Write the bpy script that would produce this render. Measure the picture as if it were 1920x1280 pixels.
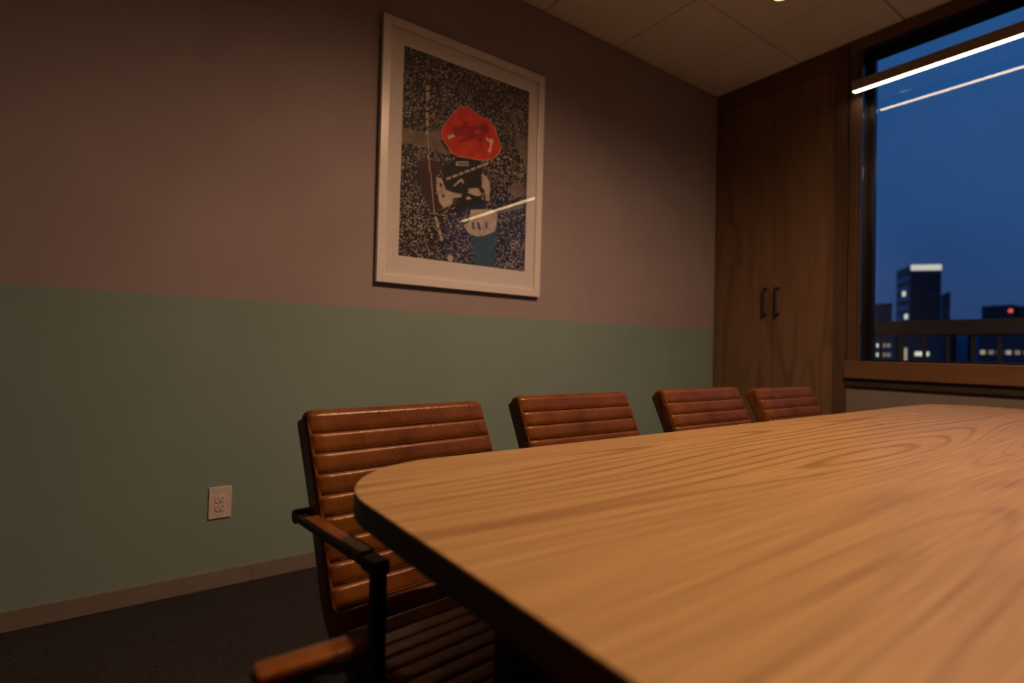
import bpy, bmesh, math, random
from mathutils import Vector, Matrix
random.seed(7)
for o in list(bpy.data.objects): bpy.data.objects.remove(o)
SC = bpy.context.scene
COL = SC.collection
PI = math.pi

# ------------------------------------------------------------------ camera, world, exposure
YAW, PITCH, ROLL = 0.94556, 0.016556, 0.022301
fw = Vector((-math.sin(YAW)*math.cos(PITCH), math.cos(YAW)*math.cos(PITCH), math.sin(PITCH)))
rt = Vector((math.cos(YAW), math.sin(YAW), 0)); up = rt.cross(fw)
cr, sr = math.cos(ROLL), math.sin(ROLL)
rt2 = rt*cr + up*sr; up2 = up*cr - rt*sr
cd = bpy.data.cameras.new('camera'); cam = bpy.data.objects.new('camera', cd); COL.objects.link(cam)
M = Matrix((rt2, up2, -fw)).transposed().to_4x4(); M.translation = Vector((2.470, -3.692, 0.98))
cam.matrix_world = M
cd.sensor_width = 36.0; cd.lens = 36.0*1014.54/1920.0
cd.clip_start = 0.02; cd.clip_end = 2000
cd.dof.use_dof = True; cd.dof.focus_distance = 1.55; cd.dof.aperture_fstop = 1.7
SC.camera = cam
SC.view_settings.view_transform = 'Standard'; SC.view_settings.look = 'None'
SC.view_settings.gamma = 1.0; SC.view_settings.use_curve_mapping = False
SC.view_settings.exposure = 0.0

W = bpy.data.worlds.new('dusk_sky'); SC.world = W; W.use_nodes = True
wn, wl = W.node_tree.nodes, W.node_tree.links
bg = wn['Background']; tcw = wn.new('ShaderNodeTexCoord'); sx = wn.new('ShaderNodeSeparateXYZ')
rp = wn.new('ShaderNodeValToRGB'); wl.new(tcw.outputs['Generated'], sx.inputs[0])
wl.new(sx.outputs['Z'], rp.inputs[0])
e = rp.color_ramp.elements
e[0].position = 0.0; e[0].color = (.026, .052, .145, 1)
e[1].position = 1.0; e[1].color = (.010, .055, .19, 1)
for p, c in ((.08, (.025, .060, .165, 1)), (.22, (.022, .072, .20, 1)), (.45, (.016, .082, .240, 1))):
    k = e.new(p); k.color = c
nzw = wn.new('ShaderNodeTexNoise'); nzw.inputs['Scale'].default_value = 4.0; nzw.inputs['Detail'].default_value = 3
wl.new(tcw.outputs['Generated'], nzw.inputs['Vector'])
mrw = wn.new('ShaderNodeMapRange'); mrw.inputs[1].default_value = .3; mrw.inputs[2].default_value = .7
mrw.inputs[3].default_value = .88; mrw.inputs[4].default_value = 1.10
wl.new(nzw.outputs['Fac'], mrw.inputs[0]); wl.new(rp.outputs[0], bg.inputs[0]); wl.new(mrw.outputs[0], bg.inputs[1])

WARM = (1.0, 0.58, 0.33)
SPOT_W = 116.0          # recessed downlights over the table
BAR_L = 15.0            # luminous strip of the linear pendant

# ------------------------------------------------------------------ helpers
def link(o, parent=None):
    COL.objects.link(o)
    if parent is not None: o.parent = parent
    return o
def mesh_obj(name, bm, mats, parent=None, smooth=False, bevel=0, loc=None):
    me = bpy.data.meshes.new(name); bmesh.ops.recalc_face_normals(bm, faces=bm.faces[:]) ; bm.to_mesh(me); bm.free()
    for m in (mats if isinstance(mats, (list, tuple)) else [mats]): me.materials.append(m)
    if smooth:
        me.polygons.foreach_set('use_smooth', [True]*len(me.polygons))
        try: me.set_sharp_from_angle(angle=math.radians(40))
        except Exception: pass
    o = link(bpy.data.objects.new(name, me), parent)
    if loc is not None: o.location = loc
    if bevel:
        b = o.modifiers.new('bevel', 'BEVEL'); b.width = bevel; b.segments = 2; b.limit_method = 'ANGLE'
    return o
def box(bm, x0, x1, y0, y1, z0, z1, mi=0):
    v = [bm.verts.new((x, y, z)) for x in (x0, x1) for y in (y0, y1) for z in (z0, z1)]
    for f in ((0,1,3,2),(4,6,7,5),(0,4,5,1),(2,3,7,6),(0,2,6,4),(1,5,7,3)):
        bm.faces.new([v[i] for i in f]).material_index = mi
def boxes(*bs):
    bm = bmesh.new()
    for b in bs: box(bm, *b)
    return bm
def prism(bm, pts, z0, z1, mi=0):
    n = len(pts); a = [bm.verts.new((p[0], p[1], z0)) for p in pts]; b = [bm.verts.new((p[0], p[1], z1)) for p in pts]
    bm.faces.new(a[::-1]).material_index = mi; bm.faces.new(b).material_index = mi
    for i in range(n): bm.faces.new((a[i], a[(i+1) % n], b[(i+1) % n], b[i])).material_index = mi
def tube(bm, p0, p1, r0, r1=None, n=16, cap=True):
    r1 = r0 if r1 is None else r1
    p0, p1 = Vector(p0), Vector(p1); d = (p1-p0).normalized()
    a = d.orthogonal().normalized(); b = d.cross(a)
    R0 = [bm.verts.new(p0+(a*math.cos(2*PI*i/n)+b*math.sin(2*PI*i/n))*r0) for i in range(n)]
    R1 = [bm.verts.new(p1+(a*math.cos(2*PI*i/n)+b*math.sin(2*PI*i/n))*r1) for i in range(n)]
    for i in range(n): bm.faces.new((R0[i], R0[(i+1) % n], R1[(i+1) % n], R1[i]))
    if cap: bm.faces.new(R0[::-1]); bm.faces.new(R1)
def sweep(bm, pts, r, n=8):
    rings = []
    for i, p in enumerate(pts):
        p = Vector(p); d = (Vector(pts[min(i+1, len(pts)-1)])-Vector(pts[max(i-1, 0)])).normalized()
        a = d.cross(Vector((0, 1, 0))); a = a.normalized() if a.length > 1e-4 else d.orthogonal().normalized()
        b = d.cross(a)
        rings.append([bm.verts.new(p+(a*math.cos(2*PI*k/n)+b*math.sin(2*PI*k/n))*r) for k in range(n)])
    for A, B in zip(rings, rings[1:]):
        for k in range(n): bm.faces.new((A[k], A[(k+1) % n], B[(k+1) % n], B[k]))
    bm.faces.new(rings[0][::-1]); bm.faces.new(rings[-1])
def lathe(bm, prof, n=32, c=(0, 0)):
    rings = []
    for r, z in prof:
        rings.append([bm.verts.new((c[0]+r*math.cos(2*PI*k/n), c[1]+r*math.sin(2*PI*k/n), z)) for k in range(n)])
    for A, B in zip(rings, rings[1:]):
        for k in range(n): bm.faces.new((A[k], A[(k+1) % n], B[(k+1) % n], B[k]))
    bm.faces.new(rings[0][::-1]); bm.faces.new(rings[-1])
def thing(name, label, cat, loc=(0, 0, 0), rz=0, group=None):
    o = link(bpy.data.objects.new(name, None)); o.empty_display_size = .1
    o.location = loc; o.rotation_euler = (0, 0, rz)
    return tag(o, label, cat, group)
def tag(o, label, cat, group=None):
    o['label'] = label; o['category'] = cat
    if group: o['group'] = group
    return o
def structure(o, label=None):
    o['kind'] = 'structure'
    if label: o['label'] = label
    return o
def copy_tree(o, parent=None):
    c = o.copy(); COL.objects.link(c); c.parent = parent
    for ch in list(o.children): copy_tree(ch, c)
    return c

# ------------------------------------------------------------------ materials
def new_mat(name):
    m = bpy.data.materials.new(name); m.use_nodes = True
    nt = m.node_tree; return m, nt.nodes, nt.links, nt.nodes['Principled BSDF']
def setb(b, **k):
    for n, v in k.items():
        n = n.replace('_', ' ')
        b.inputs[n].default_value = v if not isinstance(v, tuple) else (v+(1,) if len(v) == 3 else v)
def noise(N, L, vec, scale, detail=2, rough=.5, stretch=None, dist=0):
    if stretch:
        mp = N.new('ShaderNodeMapping'); mp.inputs['Scale'].default_value = stretch; L.new(vec, mp.inputs[0]); vec = mp.outputs[0]
    t = N.new('ShaderNodeTexNoise'); t.inputs['Scale'].default_value = scale; t.inputs['Detail'].default_value = detail
    t.inputs['Roughness'].default_value = rough; t.inputs['Distortion'].default_value = dist
    L.new(vec, t.inputs['Vector']); return t.outputs['Fac']
def ramp(N, L, fac, stops):
    r = N.new('ShaderNodeValToRGB'); L.new(fac, r.inputs[0]); e = r.color_ramp.elements
    for i, (p, c) in enumerate(stops):
        k = e[i] if i < 2 else e.new(p)
        k.position = p; k.color = tuple(c)+(1,)
    return r.outputs[0]
def mix(N, L, fac, a, b, mode='MIX'):
    m = N.new('ShaderNodeMix'); m.data_type = 'RGBA'; m.blend_type = mode
    for s, v in ((m.inputs[0], fac), (m.inputs[6], a), (m.inputs[7], b)):
        if hasattr(v, 'is_linked'): L.new(v, s)
        else: s.default_value = v if not isinstance(v, tuple) else v+(1,)
    return m.outputs[2]
def math_(N, L, op, a, b=0.0):
    m = N.new('ShaderNodeMath'); m.operation = op
    for s, v in ((m.inputs[0], a), (m.inputs[1], b)):
        if hasattr(v, 'is_linked'): L.new(v, s)
        else: s.default_value = v
    return m.outputs[0]
def bump(N, L, b, h, strength, dist=.001):
    k = N.new('ShaderNodeBump'); k.inputs['Strength'].default_value = strength; k.inputs['Distance'].default_value = dist
    L.new(h, k.inputs['Height']); L.new(k.outputs[0], b.inputs['Normal'])
def coords(N, kind='Object'):
    return N.new('ShaderNodeTexCoord').outputs[kind]
def plain(name, col, rough=.5, metal=0.0, var=.12, scale=30, bumpy=0, spec=.5):
    m, N, L, b = new_mat(name); v = coords(N)
    n = noise(N, L, v, scale, 3)
    c = ramp(N, L, n, ((.3, tuple(x*(1-var) for x in col)), (.7, tuple(min(1, x*(1+var)) for x in col))))
    L.new(c, b.inputs['Base Color']); setb(b, Roughness=rough, Metallic=metal)
    b.inputs['Specular IOR Level'].default_value = spec
    if bumpy: bump(N, L, b, n, bumpy)
    return m
def emitter(name, col, strength):
    m, N, L, b = new_mat(name); v = coords(N)
    n = noise(N, L, v, 3, 1)
    setb(b, Base_Color=(.02, .02, .02), Emission_Color=col, Roughness=.5)
    s = N.new('ShaderNodeMapRange'); s.inputs[1].default_value = 0; s.inputs[2].default_value = 1
    s.inputs[3].default_value = strength*.92; s.inputs[4].default_value = strength*1.08
    L.new(n, s.inputs[0]); L.new(s.outputs[0], b.inputs['Emission Strength'])
    return m
def glass(name, ior=1.5, tint=(1, 1, 1), rough=0.0):
    m, N, L, b = new_mat(name); N.remove(b); out = N['Material Output']
    tr = N.new('ShaderNodeBsdfTransparent'); tr.inputs[0].default_value = tint+(1,)
    gl = N.new('ShaderNodeBsdfGlossy'); gl.inputs['Roughness'].default_value = rough
    fr = N.new('ShaderNodeFresnel'); fr.inputs[0].default_value = ior
    mx = N.new('ShaderNodeMixShader'); L.new(math_(N, L, 'MULTIPLY', fr.outputs[0], math_(N, L, 'SUBTRACT', 1.0, N.new('ShaderNodeNewGeometry').outputs['Backfacing'])), mx.inputs[0]); L.new(tr.outputs[0], mx.inputs[1]); L.new(gl.outputs[0], mx.inputs[2])
    L.new(mx.outputs[0], out.inputs[0]); return m

def mat_wall(two_tone):
    m, N, L, b = new_mat('wall_paint_two_tone' if two_tone else 'wall_paint'); v = coords(N)
    n1 = noise(N, L, v, 2.2, 5, .6); n2 = noise(N, L, v, 260, 2)
    pink = ramp(N, L, n1, ((.25, (.296, .248, .258)), (.75, (.356, .300, .312))))
    c = pink
    if two_tone:
        green = ramp(N, L, n1, ((.25, (.205, .292, .270)), (.75, (.240, .336, .310))))
        s = N.new('ShaderNodeSeparateXYZ'); L.new(v, s.inputs[0])
        ed = math_(N, L, 'MULTIPLY', math_(N, L, 'SUBTRACT', noise(N, L, v, 25, 2), .5), .003)
        above = math_(N, L, 'GREATER_THAN', math_(N, L, 'ADD', s.outputs['Z'], ed), 1.1655)
        c = mix(N, L, above, green, pink)
    L.new(c, b.inputs['Base Color']); setb(b, Roughness=.75); b.inputs['Specular IOR Level'].default_value = .3
    bump(N, L, b, n2, .12, .0008); return m
def mat_wood_grain(name, light, dark, axis, rough=.45, rings=9.0, wide=1.0, stripes=.35, spec=.5, oak=False):
    """veneer: contour lines of a stretched noise give cathedral figure, finer stretched noise the fibres"""
    m, N, L, b = new_mat(name); v = coords(N)
    st = [1.0/wide, 1.0/wide, 1.0/wide]; st[axis] = (.14 if oak else .16)/wide
    fine = [150.0]*3; fine[axis] = 3.0
    mid = [22.0]*3; mid[axis] = .8
    big = noise(N, L, v, 2.3, 1 if oak else 2, .4, tuple(st), .25)
    wob = noise(N, L, v, 1.0, 3, .6, tuple(mid))
    fib = noise(N, L, v, 1.0, 3, .6, tuple(fine))
    ph = math_(N, L, 'ADD', math_(N, L, 'MULTIPLY', big, rings*6.28), math_(N, L, 'MULTIPLY', wob, 2.2))
    s = math_(N, L, 'SINE', ph)
    line = N.new('ShaderNodeMapRange'); line.inputs[1].default_value = .1; line.inputs[2].default_value = 1.0
    line.inputs[3].default_value = 0; line.inputs[4].default_value = 1; L.new(s, line.inputs[0])
    lp = math_(N, L, 'POWER', line.outputs[0], 2.6 if oak else 1.6)
    # the figure fades in and out across the sheet
    msk = noise(N, L, v, 1.5, 2, .5, tuple(x*1.3 for x in st))
    mm = N.new('ShaderNodeMapRange'); mm.inputs[1].default_value = .36; mm.inputs[2].default_value = .62; mm.inputs[3].default_value = .38 if oak else .15; mm.inputs[4].default_value = 1
    L.new(msk, mm.inputs[0])
    f = math_(N, L, 'MULTIPLY', math_(N, L, 'MULTIPLY', lp, mm.outputs[0]), stripes)
    f = math_(N, L, 'ADD', f, math_(N, L, 'MULTIPLY', math_(N, L, 'SUBTRACT', fib, .42), 1.25 if oak else .75))
    f = math_(N, L, 'ADD', f, math_(N, L, 'MULTIPLY', math_(N, L, 'SUBTRACT', wob, .5), .22 if oak else .45))
    f = math_(N, L, 'ADD', f, .30)
    c = ramp(N, L, f, ((0.0, light), (1.0, dark)))
    L.new(c, b.inputs['Base Color']); setb(b, Roughness=rough); b.inputs['Specular IOR Level'].default_value = spec
    bump(N, L, b, fib, .10, .0006); return m
def mat_leather():
    m, N, L, b = new_mat('tan_leather'); v = coords(N)
    n1 = noise(N, L, v, 9, 4, .6); n2 = noise(N, L, v, 45, 4, .65, (1, 1.6, .5), .6); n3 = noise(N, L, v, 420, 2)
    c = ramp(N, L, n1, ((.25, (.100, .029, .005)), (.5, (.185, .062, .010)), (.8, (.270, .100, .018))))
    c2 = mix(N, L, math_(N, L, 'MULTIPLY', n2, .35), c, (.05, .014, .005))
    L.new(c2, b.inputs['Base Color']); setb(b, Roughness=.36)
    rr = N.new('ShaderNodeMapRange'); rr.inputs[3].default_value = .24; rr.inputs[4].default_value = .36; b.inputs['Specular IOR Level'].default_value = .38; L.new(n1, rr.inputs[0]); L.new(rr.outputs[0], b.inputs['Roughness'])
    h = math_(N, L, 'ADD', math_(N, L, 'MULTIPLY', n2, 1.0), math_(N, L, 'MULTIPLY', n3, .12))
    bump(N, L, b, h, .45, .003); return m
def mat_carpet():
    m, N, L, b = new_mat('charcoal_carpet'); v = coords(N)
    wv = N.new('ShaderNodeTexVoronoi'); wv.inputs['Scale'].default_value = 120; 
    mp = N.new('ShaderNodeMapping'); mp.inputs['Scale'].default_value = (1.0, .55, 1); L.new(v, mp.inputs[0]); L.new(mp.outputs[0], wv.inputs['Vector'])
    n1 = noise(N, L, v, 60, 3); n2 = noise(N, L, v, 3, 3)
    c = ramp(N, L, n1, ((.3, (.014, .014, .016)), (.7, (.036, .034, .037))))
    c = mix(N, L, wv.outputs['Distance'], (.048, .046, .048), c)
    c = mix(N, L, math_(N, L, 'MULTIPLY', n2, .5), c, (.018, .016, .015))
    L.new(c, b.inputs['Base Color']); setb(b, Roughness=.95); b.inputs['Specular IOR Level'].default_value = .1
    bump(N, L, b, wv.outputs['Distance'], .9, .004); return m
def mat_print():
    m, N, L, b = new_mat('print_dotted_ink'); v = coords(N)
    vo = N.new('ShaderNodeTexVoronoi'); vo.inputs['Scale'].default_value = 84; vo.inputs['Randomness'].default_value = .9
    wob = N.new('ShaderNodeTexNoise'); wob.inputs['Scale'].default_value = 60; L.new(v, wob.inputs['Vector'])
    va = N.new('ShaderNodeVectorMath'); va.operation = 'SCALE'; va.inputs['Scale'].default_value = .018; L.new(wob.outputs['Color'], va.inputs[0])
    vb = N.new('ShaderNodeVectorMath'); L.new(v, vb.inputs[0]); L.new(va.outputs[0], vb.inputs[1]); L.new(vb.outputs[0], vo.inputs['Vector'])
    big = noise(N, L, v, 5, 3)
    th = math_(N, L, 'ADD', math_(N, L, 'MULTIPLY', big, .34), .21)
    dot = math_(N, L, 'LESS_THAN', vo.outputs['Distance'], th)
    tone = noise(N, L, v, 40, 2)
    dc = ramp(N, L, tone, ((.3, (.20, .16, .14)), (.7, (.52, .46, .43))))
    ink = ramp(N, L, big, ((.3, (.006, .007, .012)), (.7, (.014, .013, .016))))
    L.new(mix(N, L, dot, ink, dc), b.inputs['Base Color']); setb(b, Roughness=.7); return m

M_WALL2 = mat_wall(True); M_WALL = plain('unseen_wall_bounce_grey', (.24, .235, .24), .85, 0, .1, 20)  # invented grey for the unseen right and near walls, sets their bounce light
M_OAK = mat_wood_grain('oak_veneer', (.560, .380, .170), (.250, .135, .046), 1, .42, 42.0, 1.0, .56, oak=True)
M_WALNUT = mat_wood_grain('walnut_veneer', (.235, .135, .075), (.060, .034, .020), 2, .5, 6.0, .5, .28)
M_TRIMWOOD_X = mat_wood_grain('stained_trim_wood', (.170, .088, .040), (.072, .034, .016), 0, .42, 5.0, .4, .22)
M_TRIMWOOD_Z = mat_wood_grain('stained_frame_wood', (.112, .063, .034), (.048, .025, .014), 2, .42, 5.0, .4, .22)
M_LEATHER = mat_leather(); M_CARPET = mat_carpet()
M_THREAD = plain('tan_thread', (.30, .15, .06), .7, scale=300)
M_STEEL = plain('black_powder_coated_steel', (.011, .011, .012), .55, .0, .2, 200, .05)
M_EDGE = plain('black_table_edging', (.020, .016, .014), .5, 0, .2, 60)
M_RUBBER = plain('black_caster_nylon', (.015, .015, .016), .5, 0, .1, 60)
M_BASEB = plain('taupe_vinyl_baseboard', (.205, .170, .150), .6, 0, .08, 12, .05)
M_TILE = plain('mineral_fibre_tile', (.84, .84, .87), .95, 0, .06, 90, .4, .1)
M_GRID = plain('ceiling_grid_paint', (.36, .34, .33), .7, 0, .08, 20)
M_WHITE = plain('white_lacquer', (.74, .70, .68), .28, 0, .03, 8)
M_MAT = plain('white_mount_board', (.70, .665, .65), .85, 0, .03, 40)
M_PLATE = plain('ivory_plastic', (.66, .57, .55), .4, 0, .04, 30)
M_SLOT = plain('dark_slot', (.012, .010, .009), .7)
M_SASH = plain('black_anodised_aluminium', (.010, .011, .013), .35, .3, .15, 50)
M_REVEAL = plain('dark_bronze_reveal', (.16, .15, .15), .12, .9, .15, 50)
M_APRON = plain('dark_brown_apron', (.030, .021, .017), .5, 0, .15, 30)
M_LOWWALL = plain('beige_wall_paint', (.18, .155, .14), .8, 0, .06, 5)
M_LAMP = emitter('warm_led_diffuser', (1.0, .74, .44), BAR_L)
M_HOUSING = plain('bronze_lamp_housing', (.26, .21, .17), .5, .1, .1, 30)
M_CAN = plain('white_downlight_trim', (.7, .66, .6), .5)
M_CANLENS = emitter('downlight_lens', (1.0, .72, .34), 2.5)
M_GLASS_WIN = glass('window_glass', 1.75, (.93, .97, 1.0)); M_GLASS_PIC = glass('picture_glass', 1.70, rough=.010)
M_PRINT = mat_print()
PRINT_COL = dict(maroon=(.050, .020, .022), tan=(.20, .155, .115), ink=(.010, .012, .018), pale=(.50, .43, .36), teal=(.04, .10, .095),
                 tealdots=(.030, .085, .105), red=(.66, .035, .014), darkred=(.36, .008, .010), cream=(.74, .60, .45))
M_PRINTC = {k: plain('print_'+k, c, .7, 0, .22, 22) for k, c in PRINT_COL.items()}

# ------------------------------------------------------------------ the room
RX, RY, H = 5.05, -6.30, 2.9745
structure(mesh_obj('floor', boxes((-.12, RX+.12, RY-.12, .0, -.10, 0)), M_CARPET), 'charcoal loop pile carpet floor')
structure(mesh_obj('wall_left', boxes((-.12, 0, RY-.12, .17, 0, H+.14)), M_WALL2), 'long wall painted dusty pink above sage green')
structure(mesh_obj('wall_right', boxes((RX, RX+.12, RY-.12, .17, 0, H+.14)), M_WALL))
structure(mesh_obj('wall_near', boxes((0, RX, RY-.12, RY, 0, H+.14)), M_WALL))
WX0, WX1, WZ0, WZ1 = 1.018, 4.70, .962, 2.895     # opening of the window
wf = structure(mesh_obj('wall_far', boxes((.945, RX, 0.0, .17, -.1, .806), (.945, RX, .03, .17, .806, .93),
      (0.0, .945, .12, .17, -.1, H+.14), (WX1+.07, RX, 0.0, .17, .93, H+.14), (.945, WX1+.07, .03, .17, WZ1+.01, H+.14)), M_LOWWALL), 'beige wall below the window')
# ceiling: slab above, grid bars and single mineral tiles
ce = structure(mesh_obj('ceiling', boxes((0, RX, RY, .17, H+.028, H+.14)), M_GRID), 'suspended ceiling of square mineral tiles')
xs = [0.0]+[.632+.61*i for i in range(7)]+[RX]; ys = [0.0, -.123]+[-.513-.61*i for i in range(9)]+[RY]
GAP = .0045
for i in range(len(xs)-1):
    if xs[i+1]-xs[i] < .05: continue
    for j in range(len(ys)-1):
        y1, y0 = ys[j], ys[j+1]
        if i == 0 and j == 0: continue
        if i == 0 and j == 1: y1 = 0.0
        t = mesh_obj('ceiling_tile', boxes((xs[i]+GAP, xs[i+1]-GAP, y0+GAP, y1-GAP, H, H+.018)), M_TILE, ce, bevel=.003)
for i, x in enumerate(xs[1:-1]):
    mesh_obj('grid_bar', boxes((x-.012, x+.012, RY, -.002, H+.010, H+.0285)), M_GRID, ce)
for j, y in enumerate(ys[1:-1]):
    mesh_obj('grid_bar', boxes((.62 if j == 0 else .002, RX, y-.012, y+.012, H+.0105, H+.0285)), M_GRID, ce)
# baseboards
bb = structure(link(bpy.data.objects.new('baseboard_left', None)), 'taupe baseboard along the sage green wall')
for a, b_ in ((-6.29, -5.6664), (-5.666, -4.4464), (-4.446, -3.2264), (-3.226, -2.0064), (-2.006, -.7864), (-.786, -.002)):
    bm = bmesh.new(); box(bm, 0.0, .011, a, b_, 0, .068)
    mesh_obj('baseboard_length', bm, M_BASEB, bb, bevel=.0012)
bbf = structure(mesh_obj('baseboard_far', boxes((.95, RX, -.011, 0, 0, .068)), M_BASEB, bevel=.003))

# window: timber surround, dark reveal, black sash, pane
wi = structure(link(bpy.data.objects.new('window_1', None)), 'tall window in a stained timber surround looking over the city at dusk')
mesh_obj('window_jamb', boxes((.9515, 1.0, -.012, .10, .962, 2.9)), M_TRIMWOOD_Z, wi, bevel=.002)
mesh_obj('jamb_edge', boxes((1.0005, 1.018, -.004, .10, .962, 2.9)), M_TRIMWOOD_Z, wi, bevel=.002)
mesh_obj('window_jamb', boxes((WX1, WX1+.07, -.012, .10, .962, 2.9)), M_TRIMWOOD_Z, wi, bevel=.002)
mesh_obj('window_header', boxes((.9475, WX1+.07, -.012, .03, 2.9005, H-.001)), M_TRIMWOOD_X, wi, bevel=.002)
mesh_obj('reveal_lining', boxes((1.0185, 1.0215, 0.0, .15, .9625, 2.8995)), M_REVEAL, wi)
mesh_obj('reveal_lining', boxes((1.022, WX1-.001, 0.0, .15, 2.8965, 2.8995)), M_REVEAL, wi)
for nm, b_ in (('sash_stile', (1.0225, 1.052, .095, .135, .9635, 2.896)), ('sash_stile', (WX1-.035, WX1-.002, .095, .135, .9635, 2.896)),
               ('sash_rail', (1.0525, WX1-.0355, .095, .135, 2.860, 2.896)), ('sash_rail', (1.0525, WX1-.0355, .095, .135, .9635, .974))):
    mesh_obj(nm, boxes(b_), M_SASH, wi, bevel=.002)
mesh_obj('window_pane', boxes((1.053, WX1-.036, .112, .118, .9745, 2.8595)), M_GLASS_WIN, wi)
mesh_obj('window_sill', boxes((.9475, WX1+.10, -.042, .15, .856, .9455)), M_TRIMWOOD_X, wi, bevel=.002)
mesh_obj('sill_lip', boxes((.9475, WX1+.10, -.030, .15, .946, .962)), M_TRIMWOOD_X, wi, bevel=.003)
mesh_obj('sill_apron', boxes((.9475, WX1+.10, -.020, .0, .806, .8555)), M_APRON, wi, bevel=.002)

# ------------------------------------------------------------------ built-in cabinet in the corner
cb = thing('built_in_cabinet', 'tall dark walnut double-door cabinet filling the corner beside the window', 'cabinet', (0, 0, 0))
mesh_obj('carcass', boxes((.003, .94, .024, .118, .002, H-.002)), M_APRON, cb)
mesh_obj('side_stile', boxes((.003, .046, 0, .0235, .002, H-.001)), M_WALNUT, cb, bevel=.0015)
mesh_obj('side_stile', boxes((.862, .942, -.004, .0235, .002, H-.001)), M_TRIMWOOD_Z, cb, bevel=.0015)
mesh_obj('top_rail', boxes((.0465, .8615, 0, .0235, 2.838, H-.001)), M_TRIMWOOD_X, cb, bevel=.0015)
mesh_obj('plinth', boxes((.0465, .8615, .008, .0235, .002, .078)), M_APRON, cb, bevel=.0015)
def cab_handle(par, x):
    bm = bmesh.new()
    tube(bm, (x, -.034, 1.268), (x, -.034, 1.456), .0085, n=14)
    for z in (1.272, 1.452):
        tube(bm, (x, 0.0, z), (x, -.036, z), .0100, .0090, n=14); tube(bm, (x, .0, z), (x, -.004, z), .0125, n=14)
    mesh_obj('handle', bm, M_STEEL, par, smooth=True)
for x0, x1, hx in ((.0475, .4655, .413), (.4695, .8605, .502)):
    d = mesh_obj('door', boxes((x0, x1, 0.0, .0215, .082, 2.834)), M_WALNUT, cb, bevel=.0015)
    cab_handle(d, hx)

# ------------------------------------------------------------------ conference table
TX0, TX1, TY0, TY1, TZ = 1.492, 2.89, -3.408, -.285, .76
def rounded(x0, x1, y0, y1, r, n=14, e=2.0):
    pts = []
    for cx, cy, a0 in ((x1-r, y1-r, 0), (x0+r, y1-r, 90), (x0+r, y0+r, 180), (x1-r, y0+r, 270)):
        for i in range(n+1):
            a = math.radians(a0+90*i/n); pts.append((cx+r*math.copysign(abs(math.cos(a))**(2/e), math.cos(a)), cy+r*math.copysign(abs(math.sin(a))**(2/e), math.sin(a))))
    return pts
tb = thing('conference_table', 'long oak conference table with rounded corners and a black edge', 'table', ((TX0+TX1)/2, (TY0+TY1)/2, 0))
cxT, cyT = (TX0+TX1)/2, (TY0+TY1)/2
def tpts(inset): return [(x-cxT, y-cyT) for x, y in rounded(TX0+inset, TX1-inset, TY0+inset, TY1-inset, .235-inset)]
bm = bmesh.new(); prism(bm, tpts(.0012), TZ-.004, TZ)
mesh_obj('tabletop', bm, M_OAK, tb, bevel=.001)
bm = bmesh.new(); prism(bm, tpts(0), TZ-.038, TZ-.0042)
mesh_obj('edge_band', bm, M_EDGE, tb, bevel=.002)
for sx, sy in ((-1, -1), (1, -1), (-1, 1), (1, 1)):
    lx, ly = sx*(cxT-1.856), sy*(cyT-(-3.215))*-1*-1
    ly = sy*abs(-3.215-cyT)
    mesh_obj('leg', boxes((lx-.02, lx+.02, ly-.04, ly+.04, .0, TZ-.0385)), M_STEEL, tb, bevel=.003)
    mesh_obj('foot_plate', boxes((lx-.028, lx+.028, ly-.05, ly+.05, .0, .006)), M_STEEL, tb)
for sy in (-1, 1):
    ly = sy*abs(-3.215-cyT); mesh_obj('cross_beam', boxes((-.33, .33, ly-.02, ly+.02, TZ-.085, TZ-.039)), M_STEEL, tb, bevel=.003)

# ------------------------------------------------------------------ ribbed leather swivel chairs
CW, HT, RIB = .490, .0270, .0110
def quad_bez(a, b, c, n): return [((1-t)**2*a[0]+2*t*(1-t)*b[0]+t*t*c[0], (1-t)**2*a[1]+2*t*(1-t)*b[1]+t*t*c[1]) for t in [i/n for i in range(n+1)]]
def valley():
    A, B, C = Vector((-.012, .822)), Vector((.170, .418)), Vector((.512, .449)); f = .085
    p1 = B+(A-B).normalized()*f; p2 = B+(C-B).normalized()*f
    pts = [A]
    for i in range(1, 60):
        t = i/60; q = A.lerp(p1, t); q.x += .006*math.sin(PI*t); pts.append(q)
    pts += [Vector(q) for q in quad_bez(p1, B, p2, 16)]
    for i in range(1, 41): pts.append(p2.lerp(C, i/40))
    return pts
VAL = valley(); ARC = [0.0]
for a, b_ in zip(VAL, VAL[1:]): ARC.append(ARC[-1]+(b_-a).length)
def at(s):
    s = max(0, min(ARC[-1]-1e-6, s))
    for i in range(len(ARC)-1):
        if ARC[i+1] >= s: break
    t = (s-ARC[i])/(ARC[i+1]-ARC[i]); p = VAL[i].lerp(VAL[i+1], t)
    a, b_ = VAL[max(0, i-1)], VAL[min(len(VAL)-1, i+2)]; d = (b_-a).normalized()
    return p, d, Vector((-d.y, d.x))*1.0      # point, tangent (downwards/forwards), normal towards the sitter
PITCH_R = .0448; FIRST = .036
SEAMS = [FIRST+PITCH_R*i for i in range(0, 40) if FIRST+PITCH_R*i < ARC[-1]-.01]
NB = 9                                          # ribs on the backrest; the rest form the seat
S_SPLIT = SEAMS[NB-1]+PITCH_R*.5
S_SPLIT = SEAMS[NB]
def rib_h(s):
    lo = -.012 if s < FIRST else max(x for x in SEAMS if x <= s+1e-9)
    his = [x for x in SEAMS if x > s+1e-9]; hi = his[0] if his else ARC[-1]+.02
    u = (s-lo)/(hi-lo); a = abs(2*u-1)
    if s < FIRST and u < .5: a = 0
    k = 1.0 if u > .5 else .8
    return RIB*(1-a**(6 if u < .5 else 5))*(1.22-.62*u)
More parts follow.
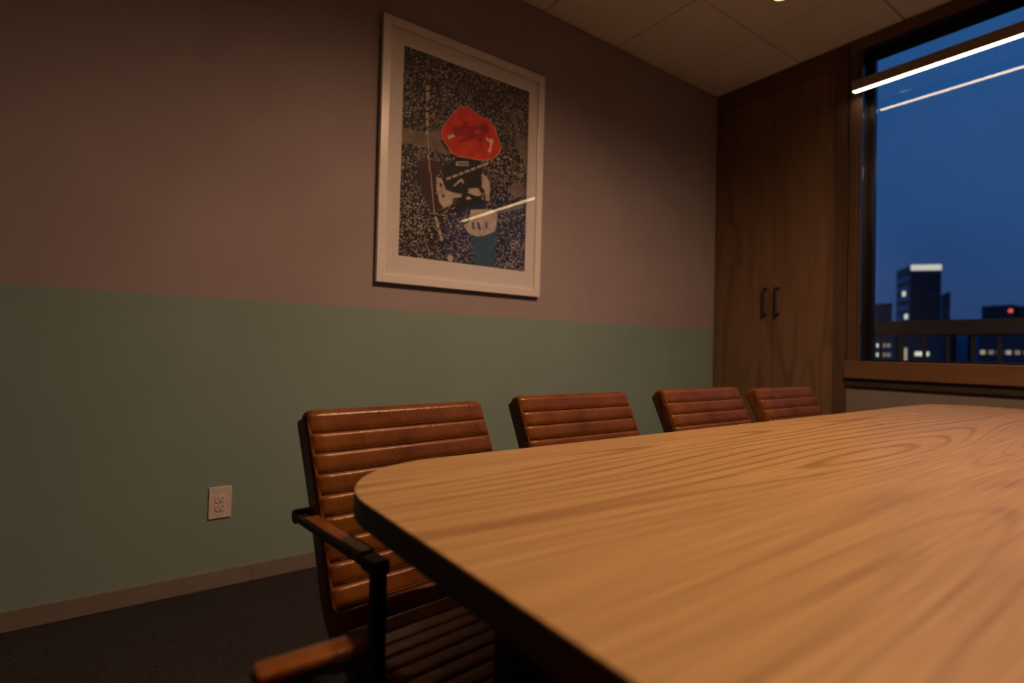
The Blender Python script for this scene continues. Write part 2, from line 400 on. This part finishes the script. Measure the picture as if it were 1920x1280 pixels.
def svals(s0, s1):
    out = []; cuts = [s0]+[x for x in SEAMS if s0 < x < s1]+[s1]
    for a, b_ in zip(cuts, cuts[1:]):
        n = 16 if b_-a > .02 else 6
        us = [.5-.5*math.cos(PI*i/n) for i in range(n)]
        out += [a+(b_-a)*u for u in us]
    return out+[s1]
def hw(s):
    c = .016; k = min(1, max(0, (s+.012)/c)); return CW/2-c*.55*(1-math.sqrt(1-(1-k)**2))
def shell(s0, s1, top_round, front_round):
    bm = bmesh.new(); ys = []
    r = .012
    for sg in (-1, 1):
        for q in (1.0, .92, .7, .4, 0): ys.append((sg, q))
    cols = [(-1, q) for q in (1.0, .92, .7, .4, 0.0)]+[(t, None) for t in [-.9+.1*i for i in range(19)]]+[(1, q) for q in (0.0, .4, .7, .92, 1.0)]
    S = svals(s0, s1); rings = []
    for sg, q in cols:
        ring = []
        def pos(s): 
            w = hw(s)
            return sg*(w-r)*1.0 if q is None else sg*(w-r+r*math.sin(q*PI/2))
        k = 1.0 if q is None else 1-(r/HT)*(1-math.cos(q*PI/2))*.9
        if top_round:
            p, d, n = at(s0); mid = p-n*HT
            for i in range(12):
                a = PI*(1-i/12.0); off = n*math.cos(a)*(HT+(RIB if math.cos(a) > 0 else 0))-d*math.sin(a)*.95*HT
                ring.append((mid+off*k, pos(-.012 if .2 < i/12 < .9 else s0)))
            ring = ring[1:]
        for s in S:
            p, d, n = at(s); mid = p-n*HT; h = rib_h(s)*(1.0 if q is None else max(.25, 1-.75*q))
            ring.append((mid+n*(HT*k+h), pos(s)))
        if front_round:
            p, d, n = at(s1); mid = p-n*HT
            for i in range(1, 12):
                a = PI*i/12.0; ring.append((mid+(n*math.cos(a)+d*math.sin(a))*HT*k, pos(s1)))
        for s in S[::-6]:
            p, d, n = at(s); mid = p-n*HT; ring.append((mid-n*HT*k, pos(s)))
        rings.append([bm.verts.new((v.x, y, v.y)) for v, y in ring])
    m = len(rings[0])
    for A, B in zip(rings, rings[1:]):
        for i in range(m): bm.faces.new((A[i], A[(i+1) % m], B[(i+1) % m], B[i]))
    bm.faces.new(rings[0][::-1]); bm.faces.new(rings[-1])
    return bm
def make_chair(pad=(.070, .318), AF=.366):
    t = thing('conference_chair', 'x', 'chair')
    mesh_obj('backrest', shell(0.0, S_SPLIT, True, False), M_LEATHER, t, smooth=True)
    mesh_obj('seat', shell(S_SPLIT+.0005, ARC[-1], False, True), M_LEATHER, t, smooth=True)
    for sg in (-1, 1):
        pts = []
        for i in range(90):
            s = .004+(ARC[-1]-.008)*i/89; p, d, n = at(s); q = p+n*.0022; pts.append((q.x, sg*(hw(s)-.006), q.y))
        bm = bmesh.new(); sweep(bm, pts, .0032, 6); mesh_obj('piping', bm, M_LEATHER, t, smooth=True)
    bm = bmesh.new()
    for s in SEAMS[:NB]:
        for k in range(88):
            y = -.212+k*.00485; ss = s-.0035; p, d, n = at(ss); q = p+n*(rib_h(ss)+.0003)
            box(bm, q.x-.0006, q.x+.0006, y, y+.0026, q.y-.0006, q.y+.0006)
    mesh_obj('stitching', bm, M_THREAD, t)['kind'] = 'stuff'
    for sg in (-1, 1):
        y = sg*.2585; hw_ = .0125; AT = .626
        bm = bmesh.new(); box(bm, .0, AF, y-hw_, y+hw_, AT-.014, AT)                    # arm bar
        box(bm, AF-.018, AF, y-hw_, y+hw_, .372, AT-.014)                                 # upright at the front
        y2 = sg*.09; box(bm, AF-.032, AF, min(y+sg*hw_, y2), max(y+sg*hw_, y2), .360, .372) # return under the seat
        tube(bm, (.004, sg*.268, AT-.008), (.004, sg*.205, AT-.008), .015, n=18)           # fixing behind the back
        a = mesh_obj('armrest', bm, M_STEEL, t, bevel=.002)
        bm = bmesh.new(); p0, p1 = pad; box(bm, p0, p1, y-.0145, y+.0145, AT-.003, AT+.009)
        mesh_obj('arm_pad', bm, M_LEATHER, a, bevel=.004)
        bm = bmesh.new(); sweep(bm, [(p0+.004, y+.0135, AT+.0082), (p1-.004, y+.0135, AT+.0082)], .0016, 6); mesh_obj('pad_piping', bm, M_LEATHER, a)
        bm = bmesh.new(); box(bm, AF-.045, AF+.003, y-.0150, y+.0150, AT-.0165, AT+.006 if pad[1] < .34 else AT+.001); mesh_obj('arm_cap', bm, M_STEEL, a, bevel=.003)
    BX = .330
    mesh_obj('swivel_mechanism', boxes((BX-.10, BX+.10, -.085, .085, .338, .361), (BX-.09, BX+.09, -.06, .06, .361, .372)), M_STEEL, t, bevel=.006)
    bm = bmesh.new(); tube(bm, (BX, 0, .145), (BX, 0, .20), .026, n=20); tube(bm, (BX, 0, .20), (BX, 0, .338), .0145, n=20)
    mesh_obj('gas_column', bm, M_STEEL, t, smooth=True)
    bm = bmesh.new(); lathe(bm, [(.030, .070), (.040, .075), (.040, .120), (.034, .146)], 24, (BX, 0))
    mesh_obj('base_hub', bm, M_STEEL, t, smooth=True)
    for k in range(5):
        a = 2*PI*k/5+.45; c, s = math.cos(a), math.sin(a); R = .240
        bm = bmesh.new(); n = Vector((-s, c, 0))
        v = []
        for rr, w, z0, z1 in ((.03, .024, .078, .120), (.15, .019, .072, .100), (R+.012, .014, .064, .082)):
            for sg2, z in ((-1, z0), (1, z0), (1, z1), (-1, z1)): v.append(bm.verts.new((BX+c*rr+n.x*w*sg2, s*rr+n.y*w*sg2, z)))
        for i in (0, 4):
            for j in range(4): bm.faces.new((v[i+j], v[i+(j+1) % 4], v[i+4+(j+1) % 4], v[i+4+j]))
        bm.faces.new(v[0:4][::-1]); bm.faces.new(v[8:12])
        mesh_obj('base_leg', bm, M_STEEL, t, bevel=.003)
        x, y = BX+c*R, s*R
        bm = bmesh.new(); tube(bm, (x, y, .045), (x, y, .066), .008, n=12); box(bm, x-.011, x+.011, y-.011, y+.011, .036, .056)
        cs = mesh_obj('caster', bm, M_RUBBER, t)
        for sg2 in (-1, 1):
            q = Vector((x, y, .026))+n*(.0125*sg2); bm = bmesh.new(); tube(bm, q-n*.0075, q+n*.0075, .026, n=20)
            mesh_obj('wheel', bm, M_RUBBER, cs, smooth=True)
    return t
LOW = ('gas_column', 'base_hub', 'base_leg', 'caster')
def place(o, x, y, deg, dz, label):
    o['label'] = label; o['group'] = 'leather chairs around the conference table'
    o.location = (x, y, 0); o.rotation_euler = (0, 0, math.radians(deg))
    for ch in o.children:
        if not ch.name.startswith(LOW): ch.location.z += dz
    return o
proto = make_chair()
chairs = [
 (1.240, -3.120, 6, .000, 'tan ribbed leather armchair nearest the rounded table corner, below the framed print'),
 (1.147, -2.461, 0, .002, 'second tan ribbed leather chair from the rounded table corner, standing alone'),
 (1.202, -1.846, 0, .011, 'third tan ribbed leather chair from the table corner, overlapping the farthest one'),
 (1.198, -1.210, 0, .000, 'farthest tan ribbed leather chair, in front of the walnut cabinet doors'),
 (2.104, -3.846, 90, .000, 'tan leather chair at the head of the table, arm pad at bottom edge')]
objs = [proto]+[copy_tree(proto) for _ in chairs[1:4]]+[make_chair((.278, .398), .400)]
for o, c in zip(objs, chairs): place(o, *c)

# ------------------------------------------------------------------ framed print on the pink wall
FY0, FY1, FZ0, FZ1 = -2.727, -1.740, 1.291, 2.570
FYc, FZc = (FY0+FY1)/2, FZ0; hwF = (FY1-FY0)/2; FH = FZ1-FZ0
pf = thing('framed_print', 'large white-framed abstract print with a red blob on dotted black', 'picture', (.0005, FYc, FZc))
pf.rotation_euler = (0, math.radians(.45), 0)
fwid = .042
# rails mitred at the corners
def rail(a, b_, c, d):      # four (y,z) corners of the rail's front outline
    bm = bmesh.new(); v0 = [bm.verts.new((.002, p[0], p[1])) for p in (a, b_, c, d)]; v1 = [bm.verts.new((.030, p[0], p[1])) for p in (a, b_, c, d)]
    bm.faces.new(v0[::-1]); bm.faces.new(v1)
    for i in range(4): bm.faces.new((v0[i], v0[(i+1) % 4], v1[(i+1) % 4], v1[i]))
    mesh_obj('frame_rail', bm, M_WHITE, pf, bevel=.003)
o_ = [(-hwF, 0), (hwF, 0), (hwF, FH), (-hwF, FH)]; i_ = [(-hwF+fwid, fwid), (hwF-fwid, fwid), (hwF-fwid, FH-fwid), (-hwF+fwid, FH-fwid)]
for k in range(4):
    n = (k+1) % 4; rail(o_[k], o_[n], i_[n], i_[k])
AY0, AY1, AZ0, AZ1 = -2.613-FYc, -1.8435-FYc, 1.4295-FZc, 2.456-FZc       # window of the mount
w_ = hwF-fwid+.003; zb, zt = fwid-.003, FH-fwid+.003
mesh_obj('mount_board', boxes((.012, .0150, -w_, AY0, zb, zt), (.012, .0150, AY1, w_, zb, zt), (.012, .0150, AY0, AY1, zb, AZ0), (.012, .0150, AY0, AY1, AZ1, zt)), M_MAT, pf)
mesh_obj('backing_board', boxes((.003, .0085, -w_, w_, zb, zt)), M_MAT, pf)
ART = [["maroon",[[-0.2924,-0.0186],[-0.1754,0.0077],[-0.1622,-0.0226],[-0.1969,-0.1072],[-0.1827,-0.1761],[-0.1443,-0.219],[-0.1624,-0.2415],[-0.2177,-0.2373],[-0.2551,-0.1896],[-0.2747,-0.1229]]],["tan",[[-0.3817,0.1282],[-0.3209,0.1261],[-0.2355,0.1324],[-0.1719,0.1727],[-0.161,0.1059],[-0.1079,0.046],[-0.1746,0.0547],[-0.2508,0.0577],[-0.3357,0.0554],[-0.3794,0.0472]]],["tan",[[0.263,0.391],[0.2809,0.3901],[0.3152,0.3289],[0.3318,0.2565],[0.3879,0.2347],[0.3847,0.0789],[0.3533,0.1432],[0.3044,0.1908],[0.3173,0.2528],[0.2897,0.3339]]],["tan",[[0.2803,-0.0293],[0.3701,0.0132],[0.3724,-0.0728],[0.2968,-0.0868],[0.2664,-0.0623]]],["tan",[[0.1964,-0.1711],[0.3733,-0.1066],[0.3743,-0.1403],[0.2259,-0.193]]],["ink",[[-0.156,-0.0212],[-0.0813,0.0289],[-0.0823,0.0626],[0.0088,0.0924],[0.0836,0.0894],[0.0902,-0.1487],[0.1179,-0.1495],[0.1121,-0.1916],[-0.0225,-0.2147],[-0.0762,-0.1563],[-0.1343,-0.1281]]],["ink",[[-0.0628,-0.1764],[-0.0236,-0.175],[-0.0155,-0.2306],[-0.0475,-0.2587],[-0.0741,-0.2349]]],["pale",[[-0.1854,-0.0773],[-0.1544,-0.0792],[-0.1279,-0.1324],[-0.0767,-0.1394],[-0.0313,-0.1365],[-0.0373,-0.1547],[-0.0824,-0.1659],[-0.0879,-0.1978],[-0.1378,-0.229],[-0.1635,-0.2002],[-0.1773,-0.1475]]],["ink",[[-0.1662,-0.1011],[-0.1505,-0.1062],[-0.147,-0.1222],[-0.1626,-0.1225]]],["ink",[[-0.1491,-0.1587],[-0.1334,-0.1613],[-0.136,-0.1786],[-0.1486,-0.1753]]],["pale",[[0.0074,-0.1005],[0.0678,-0.0859],[0.0892,-0.1138],[0.0792,-0.1273],[0.0486,-0.1302],[0.0048,-0.124]]],["pale",[[0.0862,-0.0035],[0.1212,-0.0137],[0.1434,-0.0564],[0.1388,-0.1457],[0.1178,-0.1437],[0.1094,-0.0924],[0.0917,-0.0783]]],["pale",[[-0.011,-0.1556],[0.0085,-0.1405],[0.0255,-0.1489],[0.0091,-0.1605]]],["pale",[[0.0238,-0.2096],[0.154,-0.1844],[0.1974,-0.2067],[0.1856,-0.2978],[0.1437,-0.3217],[0.1234,-0.3481],[0.0884,-0.3355],[0.062,-0.3682],[0.0443,-0.3418],[0.0071,-0.33],[-0.0202,-0.2998],[0.0188,-0.2708]]],["tealdots",[[0.0342,-0.3433],[0.0887,-0.3442],[0.1856,-0.3007],[0.1874,-0.4963],[0.0519,-0.4937]]],["teal",[[0.0323,-0.2744],[0.0458,-0.2723],[0.0536,-0.3116],[0.0366,-0.3083]]],["teal",[[0.0627,-0.2697],[0.0797,-0.2699],[0.091,-0.306],[0.074,-0.3085]]],["teal",[[0.1175,-0.261],[0.1314,-0.2588],[0.1324,-0.2939],[0.1205,-0.2928]]],["pale",[[-0.2564,0.3658],[-0.2409,0.3706],[-0.2403,0.347],[-0.2558,0.3424]]],["pale",[[-0.2556,0.3345],[-0.2401,0.3392],[-0.2394,0.3131],[-0.2549,0.3085]]],["pale",[[-0.2548,0.3059],[-0.2393,0.3104],[-0.2389,0.2974],[-0.2544,0.2929]]],["pale",[[-0.2535,0.259],[-0.238,0.2634],[-0.2376,0.2477],[-0.2531,0.2434]]],["pale",[[-0.2528,0.2329],[-0.2373,0.2372],[-0.2364,0.2059],[-0.2519,0.2017]]],["pale",[[-0.2517,0.1938],[-0.2362,0.198],[-0.2353,0.1667],[-0.2508,0.1626]]],["pale",[[-0.2503,0.1417],[-0.2347,0.1457],[-0.2342,0.1248],[-0.2497,0.1209]]],["pale",[[-0.2395,0.1077],[-0.2349,0.1089],[-0.2204,-0.0563],[-0.2256,-0.0574]]],["pale",[[-0.2202,-0.0572],[-0.216,-0.0563],[-0.189,-0.2599],[-0.1939,-0.2607]]],["pale",[[-0.1911,-0.2853],[-0.1772,-0.2791],[-0.1678,-0.3029],[-0.1817,-0.309]]],["pale",[[-0.1812,-0.3112],[-0.1672,-0.3051],[-0.1578,-0.329],[-0.1718,-0.335]]],["pale",[[-0.1678,-0.3478],[-0.1538,-0.3418],[-0.1443,-0.3658],[-0.1584,-0.3717]]],["pale",[[-0.1578,-0.3767],[-0.1436,-0.3708],[-0.1341,-0.3949],[-0.1483,-0.4008]]],["pale",[[-0.1298,-0.0731],[-0.103,-0.0582],[-0.0976,-0.0686],[-0.1245,-0.0835]]],["pale",[[-0.0943,-0.0536],[-0.0671,-0.0385],[-0.0617,-0.049],[-0.0889,-0.064]]],["pale",[[-0.0583,-0.0338],[-0.0307,-0.0185],[-0.0252,-0.029],[-0.0529,-0.0443]]],["pale",[[-0.0218,-0.0137],[0.0063,0.0018],[0.0119,-0.0088],[-0.0162,-0.0243]]],["pale",[[0.0154,0.0067],[0.0438,0.0225],[0.0495,0.0118],[0.021,-0.0039]]],["pale",[[0.053,0.0274],[0.082,0.0435],[0.0878,0.0327],[0.0588,0.0167]]],["pale",[[0.0913,0.0485],[0.1207,0.0648],[0.1266,0.054],[0.0971,0.0377]]],["pale",[[0.1801,0.1007],[0.2007,0.1045],[0.2004,0.0941],[0.1797,0.0903]]],["pale",[[0.2213,0.1187],[0.2422,0.1227],[0.2419,0.1122],[0.2209,0.1083]]],["pale",[[0.2637,0.118],[0.285,0.122],[0.2847,0.1114],[0.2633,0.1074]]],["pale",[[-0.0873,-0.1032],[-0.04,-0.0557],[-0.0233,-0.0694],[-0.0262,-0.0831],[-0.041,-0.0701],[-0.0801,-0.1091]]],["pale",[[-0.0748,0.0247],[0.0035,0.0423],[0.0037,0.0343],[-0.0617,0.0197],[-0.0615,0.013],[0.0039,0.0274],[0.0041,0.0194],[-0.0742,0.0023]]],["pale",[[-0.0548,0.3163],[-0.0032,0.3337],[0.0238,0.3129],[0.0712,0.3002],[0.1332,0.2938],[0.162,0.2605],[0.1917,0.2093],[0.2107,0.1667],[0.2009,0.1348],[0.1665,0.0975],[0.1117,0.0705],[0.0575,0.0612],[-0.0087,0.0576],[-0.0603,0.0514],[-0.1051,0.0633],[-0.1373,0.0999],[-0.1627,0.1265],[-0.1668,0.1639],[-0.1465,0.2076],[-0.1043,0.2633],[-0.0736,0.2997]]],["red",[[-0.0532,0.3131],[-0.0028,0.3301],[0.0235,0.3098],[0.0697,0.2973],[0.1301,0.2911],[0.1582,0.2586],[0.1871,0.2087],[0.2056,0.1671],[0.1961,0.1361],[0.1626,0.0997],[0.1092,0.0734],[0.0564,0.0643],[-0.0082,0.0607],[-0.0586,0.0546],[-0.1023,0.0662],[-0.1338,0.1019],[-0.1587,0.1279],[-0.1627,0.1644],[-0.1428,0.2071],[-0.1015,0.2614],[-0.0715,0.297]]],["darkred",[[-0.0999,0.2022],[-0.0504,0.2125],[-0.0198,0.2508],[-0.0006,0.2504],[-0.0127,0.2251],[0.1172,0.2706],[0.1249,0.2329],[0.086,0.1891],[0.0801,0.1595],[0.0274,0.1689],[-0.048,0.1255],[-0.0731,0.1275],[-0.0115,0.1785],[-0.0862,0.1542]]],["red",[[0.0327,0.2148],[0.0585,0.227],[0.072,0.2137],[0.0397,0.1943]]],["cream",[[-0.1259,0.1469],[-0.1048,0.1576],[-0.0864,0.1596],[-0.0861,0.1488],[-0.1075,0.1418],[-0.1103,0.1319],[-0.1255,0.1308]]],["cream",[[0.1059,0.1929],[0.1158,0.1966],[0.1228,0.1881],[0.1394,0.1996],[0.1567,0.1897],[0.147,0.1702],[0.1446,0.1354],[0.1316,0.1153],[0.121,0.1299],[0.1308,0.1435],[0.1334,0.1725],[0.1196,0.1805],[0.1076,0.1804]]],["pale",[[-0.1059,-0.4696],[-0.0871,-0.4617],[-0.0738,-0.4769],[-0.0766,-0.4941],[-0.0956,-0.4991],[-0.1118,-0.487]]]]

mats = [M_PRINT]+[M_PRINTC[k] for k in PRINT_COL]; idx = {k: i+1 for i, k in enumerate(PRINT_COL)}
bm = bmesh.new(); box(bm, .0086, .0110, AY0-.004, AY1+.004, AZ0-.004, AZ1+.004, 0)
oy, oz = -2.2335-FYc, 1.9305-FZc
for li, (mn, pts) in enumerate(ART):
    x = .0110+.00006*(li+1)
    q = [(min(max(y+oy, AY0-.003), AY1+.003), min(max(z+oz, AZ0-.003), AZ1+.003)) for y, z in pts]
    vs = [bm.verts.new((x, y, z)) for y, z in q]
    try: f = bm.faces.new(vs)
    except ValueError: continue
    f.material_index = idx[mn]
    f.normal_update()
    if f.normal.x < 0: f.normal_flip()
bmesh.ops.triangulate(bm, faces=[f for f in bm.faces if len(f.verts) > 4])
mesh_obj('print', bm, mats, pf)
mesh_obj('picture_glass', boxes((.0190, .0210, -w_, w_, zb, zt)), M_GLASS_PIC, pf)

# ------------------------------------------------------------------ wall socket
so = thing('wall_socket', 'ivory double power socket plate low on the sage green wall', 'socket', (.0, -3.350, .340))
def rrect(w, h, r, n=5, cy=0, cz=0):
    pts = []
    for sx, sy, a0 in ((1, 1, 0), (-1, 1, 90), (-1, -1, 180), (1, -1, 270)):
        for i in range(n+1):
            a = math.radians(a0+90*i/n); pts.append((cy+sx*(w/2-r)+r*math.cos(a), cz+sy*(h/2-r)+r*math.sin(a)))
    return pts
def plate(name, pts, x0, x1, mat, par, bevel=0):
    bm = bmesh.new(); n = len(pts); a = [bm.verts.new((x0, p[0], p[1])) for p in pts]; b_ = [bm.verts.new((x1, p[0], p[1])) for p in pts]
    bm.faces.new(a[::-1]); bm.faces.new(b_)
    for i in range(n): bm.faces.new((a[i], a[(i+1) % n], b_[(i+1) % n], b_[i]))
    return mesh_obj(name, bm, mat, par, bevel=bevel)
plate('cover_plate', rrect(.082, .127, .003), .0005, .0065, M_PLATE, so, .002)
for cz in (.013, -.0205):
    rc = plate('receptacle', rrect(.037, .030, .012, cz=cz), .0066, .0092, M_PLATE, so, .001)
    for dy, h in ((-.008, .009), (.008, .0075)):
        plate('slot', rrect(.0026, h, .001, 2, dy, cz+.004), .0093, .0095, M_SLOT, rc)
    plate('slot', rrect(.0055, .0055, .0026, 4, .001, cz-.008), .0093, .0095, M_SLOT, rc)
for cz in (.052, -.052):
    bm = bmesh.new(); tube(bm, (.0066, 0, cz), (.0078, 0, cz), .0032, n=14); mesh_obj('screw', bm, M_PLATE, so)

# ------------------------------------------------------------------ linear pendant in front of the window
lp = thing('linear_pendant', 'long slim bronze pendant bar with a glowing warm strip, in front of the window', 'lamp', (2.395, -.085, 2.612))
BL = 1.395
mesh_obj('housing', boxes((-BL, BL, -.020, .020, .004, .062), (-BL, BL, -.020, -.0175, 0, .004), (-BL, BL, .0175, .020, 0, .004), (-BL, -BL+.004, -.0175, .0175, 0, .004), (BL-.004, BL, -.0175, .0175, 0, .004)), M_HOUSING, lp)
mesh_obj('diffuser', boxes((-BL+.0045, BL-.0045, -.017, .017, -.0015, .0035)), M_LAMP, lp)
for x in (-.35, .9):
    bm = bmesh.new(); tube(bm, (x, 0, .062), (x, 0, H-2.612-.012), .0012, n=8); mesh_obj('suspension_cable', bm, M_STEEL, lp)
    bm = bmesh.new(); tube(bm, (x, 0, H-2.612-.014), (x, 0, H-2.612), .022, n=20); mesh_obj('ceiling_cup', bm, M_HOUSING, lp)

# ------------------------------------------------------------------ recessed downlights
def downlight(x, y, label, watt):
    t = thing('downlight', label, 'lamp', (x, y, H))
    bm = bmesh.new(); n = 32; prof = [(.046, -.002), (.062, -.004), (.064, -.0005)]
    lathe_open = []
    for r, z in prof: lathe_open.append([bm.verts.new((r*math.cos(2*PI*k/n), r*math.sin(2*PI*k/n), z)) for k in range(n)])
    for A, B in zip(lathe_open, lathe_open[1:]):
        for k in range(n): bm.faces.new((A[k], A[(k+1) % n], B[(k+1) % n], B[k]))
    mesh_obj('trim_ring', bm, M_CAN, t, smooth=True)
    bm = bmesh.new(); tube(bm, (0, 0, -.0025), (0, 0, -.0005), .0455, n=32); mesh_obj('lens', bm, M_CANLENS, t)
    if watt:
        ld = bpy.data.lights.new('downlight_beam', 'SPOT'); ld.energy = watt; ld.color = WARM; ld.shadow_soft_size = .045
        ld.spot_size = math.radians(163); ld.spot_blend = .76
        lo = link(bpy.data.objects.new('beam', ld), t); lo.location = (0, 0, -.03)
    return t
downlight(0.921, -0.789, 'small round recessed downlight in the tiled ceiling near the left wall', 0)
downlight(2.120, -2.36, 'round recessed downlight in the ceiling above the middle of the table', SPOT_W)
downlight(2.120, -1.98, 'round recessed downlight in the ceiling above the middle of the table, nearer the window', SPOT_W)

# ------------------------------------------------------------------ balcony rail and the city outside
structure(mesh_obj('balcony_floor', boxes((-2.0, 7.0, .172, 1.15, -.12, .02)), plain('dark_concrete', (.06, .055, .05), .9)))
M_RAIL = plain('dark_brown_railing', (.045, .032, .024), .6, 0, .15, 20)
br = thing('balcony_railing', 'dark balcony railing with a broad handrail outside the window', 'railing', (0, 1.0, 0))
mesh_obj('handrail', boxes((-1.9, 6.9, -.03, .03, 1.155, 1.262)), M_RAIL, br, bevel=.006)
mesh_obj('bottom_rail', boxes((-1.9, 6.9, -.02, .02, .08, .12)), M_RAIL, br, bevel=.003)
k = 0; x = -1.85
me0 = None
while x < 6.9:
    if me0 is None:
        p = mesh_obj('baluster', boxes((-.010, .010, -.010, .010, .02, 1.155)), M_RAIL, br); me0 = p.data
    else: p = link(bpy.data.objects.new('baluster', me0), br)
    p.location = (x, 0, 0); x += .138
structure(mesh_obj('city_ground', boxes((-420, 420, 12, 620, -41, -40)), plain('dark_city_ground', (.02, .022, .03), .9)))
M_B1 = plain('dark_blue_facade', (.05, .10, .15), .55, 0, .2, .3); M_B2 = plain('navy_facade', (.035, .055, .080), .6, 0, .2, .3)
M_BL = plain('blue_glass_facade', (.07, .30, .46), .45, 0, .2, .15)
M_PANE = plain('dark_window_glass', (.012, .02, .03), .2, 0, .2, .5)
LIT = emitter('lit_window_cool', (1.0, .93, .66), .85); LITW = emitter('lit_window_warm', (1.0, .72, .45), .45); DIM = emitter('lit_window_dim', (1.0, .75, .55), .22)
RED = emitter('red_aviation_lamp', (1.0, .10, .08), 1.2); CROWN = emitter('lit_crown', (1.0, .90, .74), .68)
def on_face(par, P, Q, s0, s1, z0, z1, mat, name, out=.15, inset=0.0):
    """a panel on the vertical face from P to Q (plan), metres along the face"""
    P, Q = Vector(P), Vector(Q); d = (Q-P).normalized(); n = Vector((d.y, -d.x))
    a = P+d*s0-n*.05; b_ = P+d*s1-n*.05
    bm = bmesh.new(); prism(bm, [a, b_, b_+n*(out+.05), a+n*(out+.05)], z0, z1)
    return mesh_obj(name, bm, mat, par)
def building(name, label, foot, z1, mat, z0=-40, para=True):
    t = thing(name, label, 'building', (0, 0, 0))
    bm = bmesh.new(); prism(bm, foot, z0, z1); mesh_obj('facade', bm, mat, t)
    if para:
        c = sum((Vector(p) for p in foot), Vector((0, 0)))/len(foot)
        bm = bmesh.new(); prism(bm, [c+(Vector(p)-c)*1.02 for p in foot], z1, z1+.5); mesh_obj('parapet', bm, mat, t)
    return t
# the tower with the lit crown
A, C_, B = (-84.0, 250.0), (-75.9, 240.0), (-68.2, 246.3)
D = (A[0]+B[0]-C_[0], A[1]+B[1]-C_[1])
tw = building('office_tower', 'blue glass office tower with a glowing white crown', [A, C_, B, D], 34.2, M_B2, para=False)
bm = bmesh.new(); prism(bm, [A, C_, B, D], 34.2, 36.6); mesh_obj('roof_storey', bm, M_B1, tw)
on_face(tw, C_, B, 0, 9.95, 34.9, 37.0, CROWN, 'lit_crown', .3)
for z in range(0, 9):
    on_face(tw, A, C_, .5, 12.3, 1.4+z*3.7, 3.6+z*3.7, M_BL, 'window_band', .2); on_face(tw, C_, B, .5, 9.4, 1.4+z*3.7, 3.6+z*3.7, M_PANE, 'window_band', .2)
on_face(tw, A, C_, 6.9, 8.5, 25.6, 27.4, LIT, 'lit_window', .5); on_face(tw, A, C_, 9.0, 11.0, 16.6, 18.4, LIT, 'lit_window', .5)
an = building('tower_block', 'lower dark block adjoining the right of the lit tower', [(-68.0, 252.5), (-66.4, 250), (-68.9, 259), (-72, 260)], 26.4, M_B2)
on_face(an, (-68.0, 252.5), (-66.4, 250), .4, 2.5, 18, 20, M_PANE, 'window_band')
bl = building('low_block', 'low dark city block left of the lit tower', [(-52, 122), (-39.7, 118), (-45.5, 132), (-57, 136)], 11.4, M_B2)
for z in (3.5, 7.0): on_face(bl, (-52, 122), (-39.7, 118), 1, 12, z, z+1.6, M_PANE, 'window_band')
b3 = building('flat_roofed_block', 'flat roofed dark block with a red roof lamp', [(-36.0, 160), (-30.1, 158.5), (-30.3, 172), (-35.5, 174)], 13.3, M_B2)
on_face(b3, (-36.0, 160), (-30.1, 158.5), .6, 5.6, 8.5, 10, M_PANE, 'window_band')
bm = bmesh.new(); bmesh.ops.create_uvsphere(bm, u_segments=12, v_segments=8, radius=.42); mesh_obj('roof_lamp', bm, RED, b3, loc=(-30.5, 158.0, 12.4))
b4 = building('right_block', 'dark block at the right edge of the window view', [(-29.4, 160), (-16, 158), (-14, 172), (-29.2, 174)], 13.0, M_B2)
on_face(b4, (-29.4, 160), (-16, 158), 1, 12.6, 8, 9.6, M_PANE, 'window_band')
# nearer roofs seen through the balusters
n1 = building('near_block', 'near dark block with two rows of lit windows behind the railing', [(-22.5, 60.5), (-19.3, 59.8), (-19.6, 68), (-22.4, 69)], 3.4, M_B1)
for z in (1.22, 2.18):
    for s, w in ((1.55, .35), (2.1, .3), (2.55, .35)): on_face(n1, (-22.5, 60.5), (-19.3, 59.8), s, s+w, z, z+.34, LIT if s < 2 else DIM, 'lit_window', .08)
n2 = building('near_shop', 'near dark low block with one bright window behind the railing', [(-19.1, 60.2), (-15.2, 59.6), (-15.4, 66), (-18.9, 67)], 3.0, M_B2)
on_face(n2, (-19.1, 60.2), (-15.2, 59.6), 1.55, 2.75, 1.35, 1.74, LIT, 'lit_window', .08)
on_face(n2, (-19.1, 60.2), (-15.2, 59.6), .6, .82, .85, 2.1, LITW, 'lit_sign', .08)
n3 = building('blue_glass_block', 'narrow blue glass block between dark roofs behind the railing', [(-14.9, 62.2), (-12.95, 61.8), (-13.2, 67), (-14.9, 67.2)], 3.5, M_BL)
on_face(n3, (-14.9, 62.2), (-12.9, 61.8), .95, 1.25, -4, 3.4, M_PANE, 'pier', .06)
n4 = building('right_near_block', 'near dark block with a row of dim warm windows behind the railing', [(-12.8, 60.1), (-3, 58.4), (-2.2, 66), (-12.4, 68)], 3.4, M_B2)
for i in range(9): on_face(n4, (-12.8, 60.1), (-3, 58.4), .25+i*.62, .58+i*.62, 1.6, 1.95, DIM if i % 3 else LITW, 'lit_window', .08)
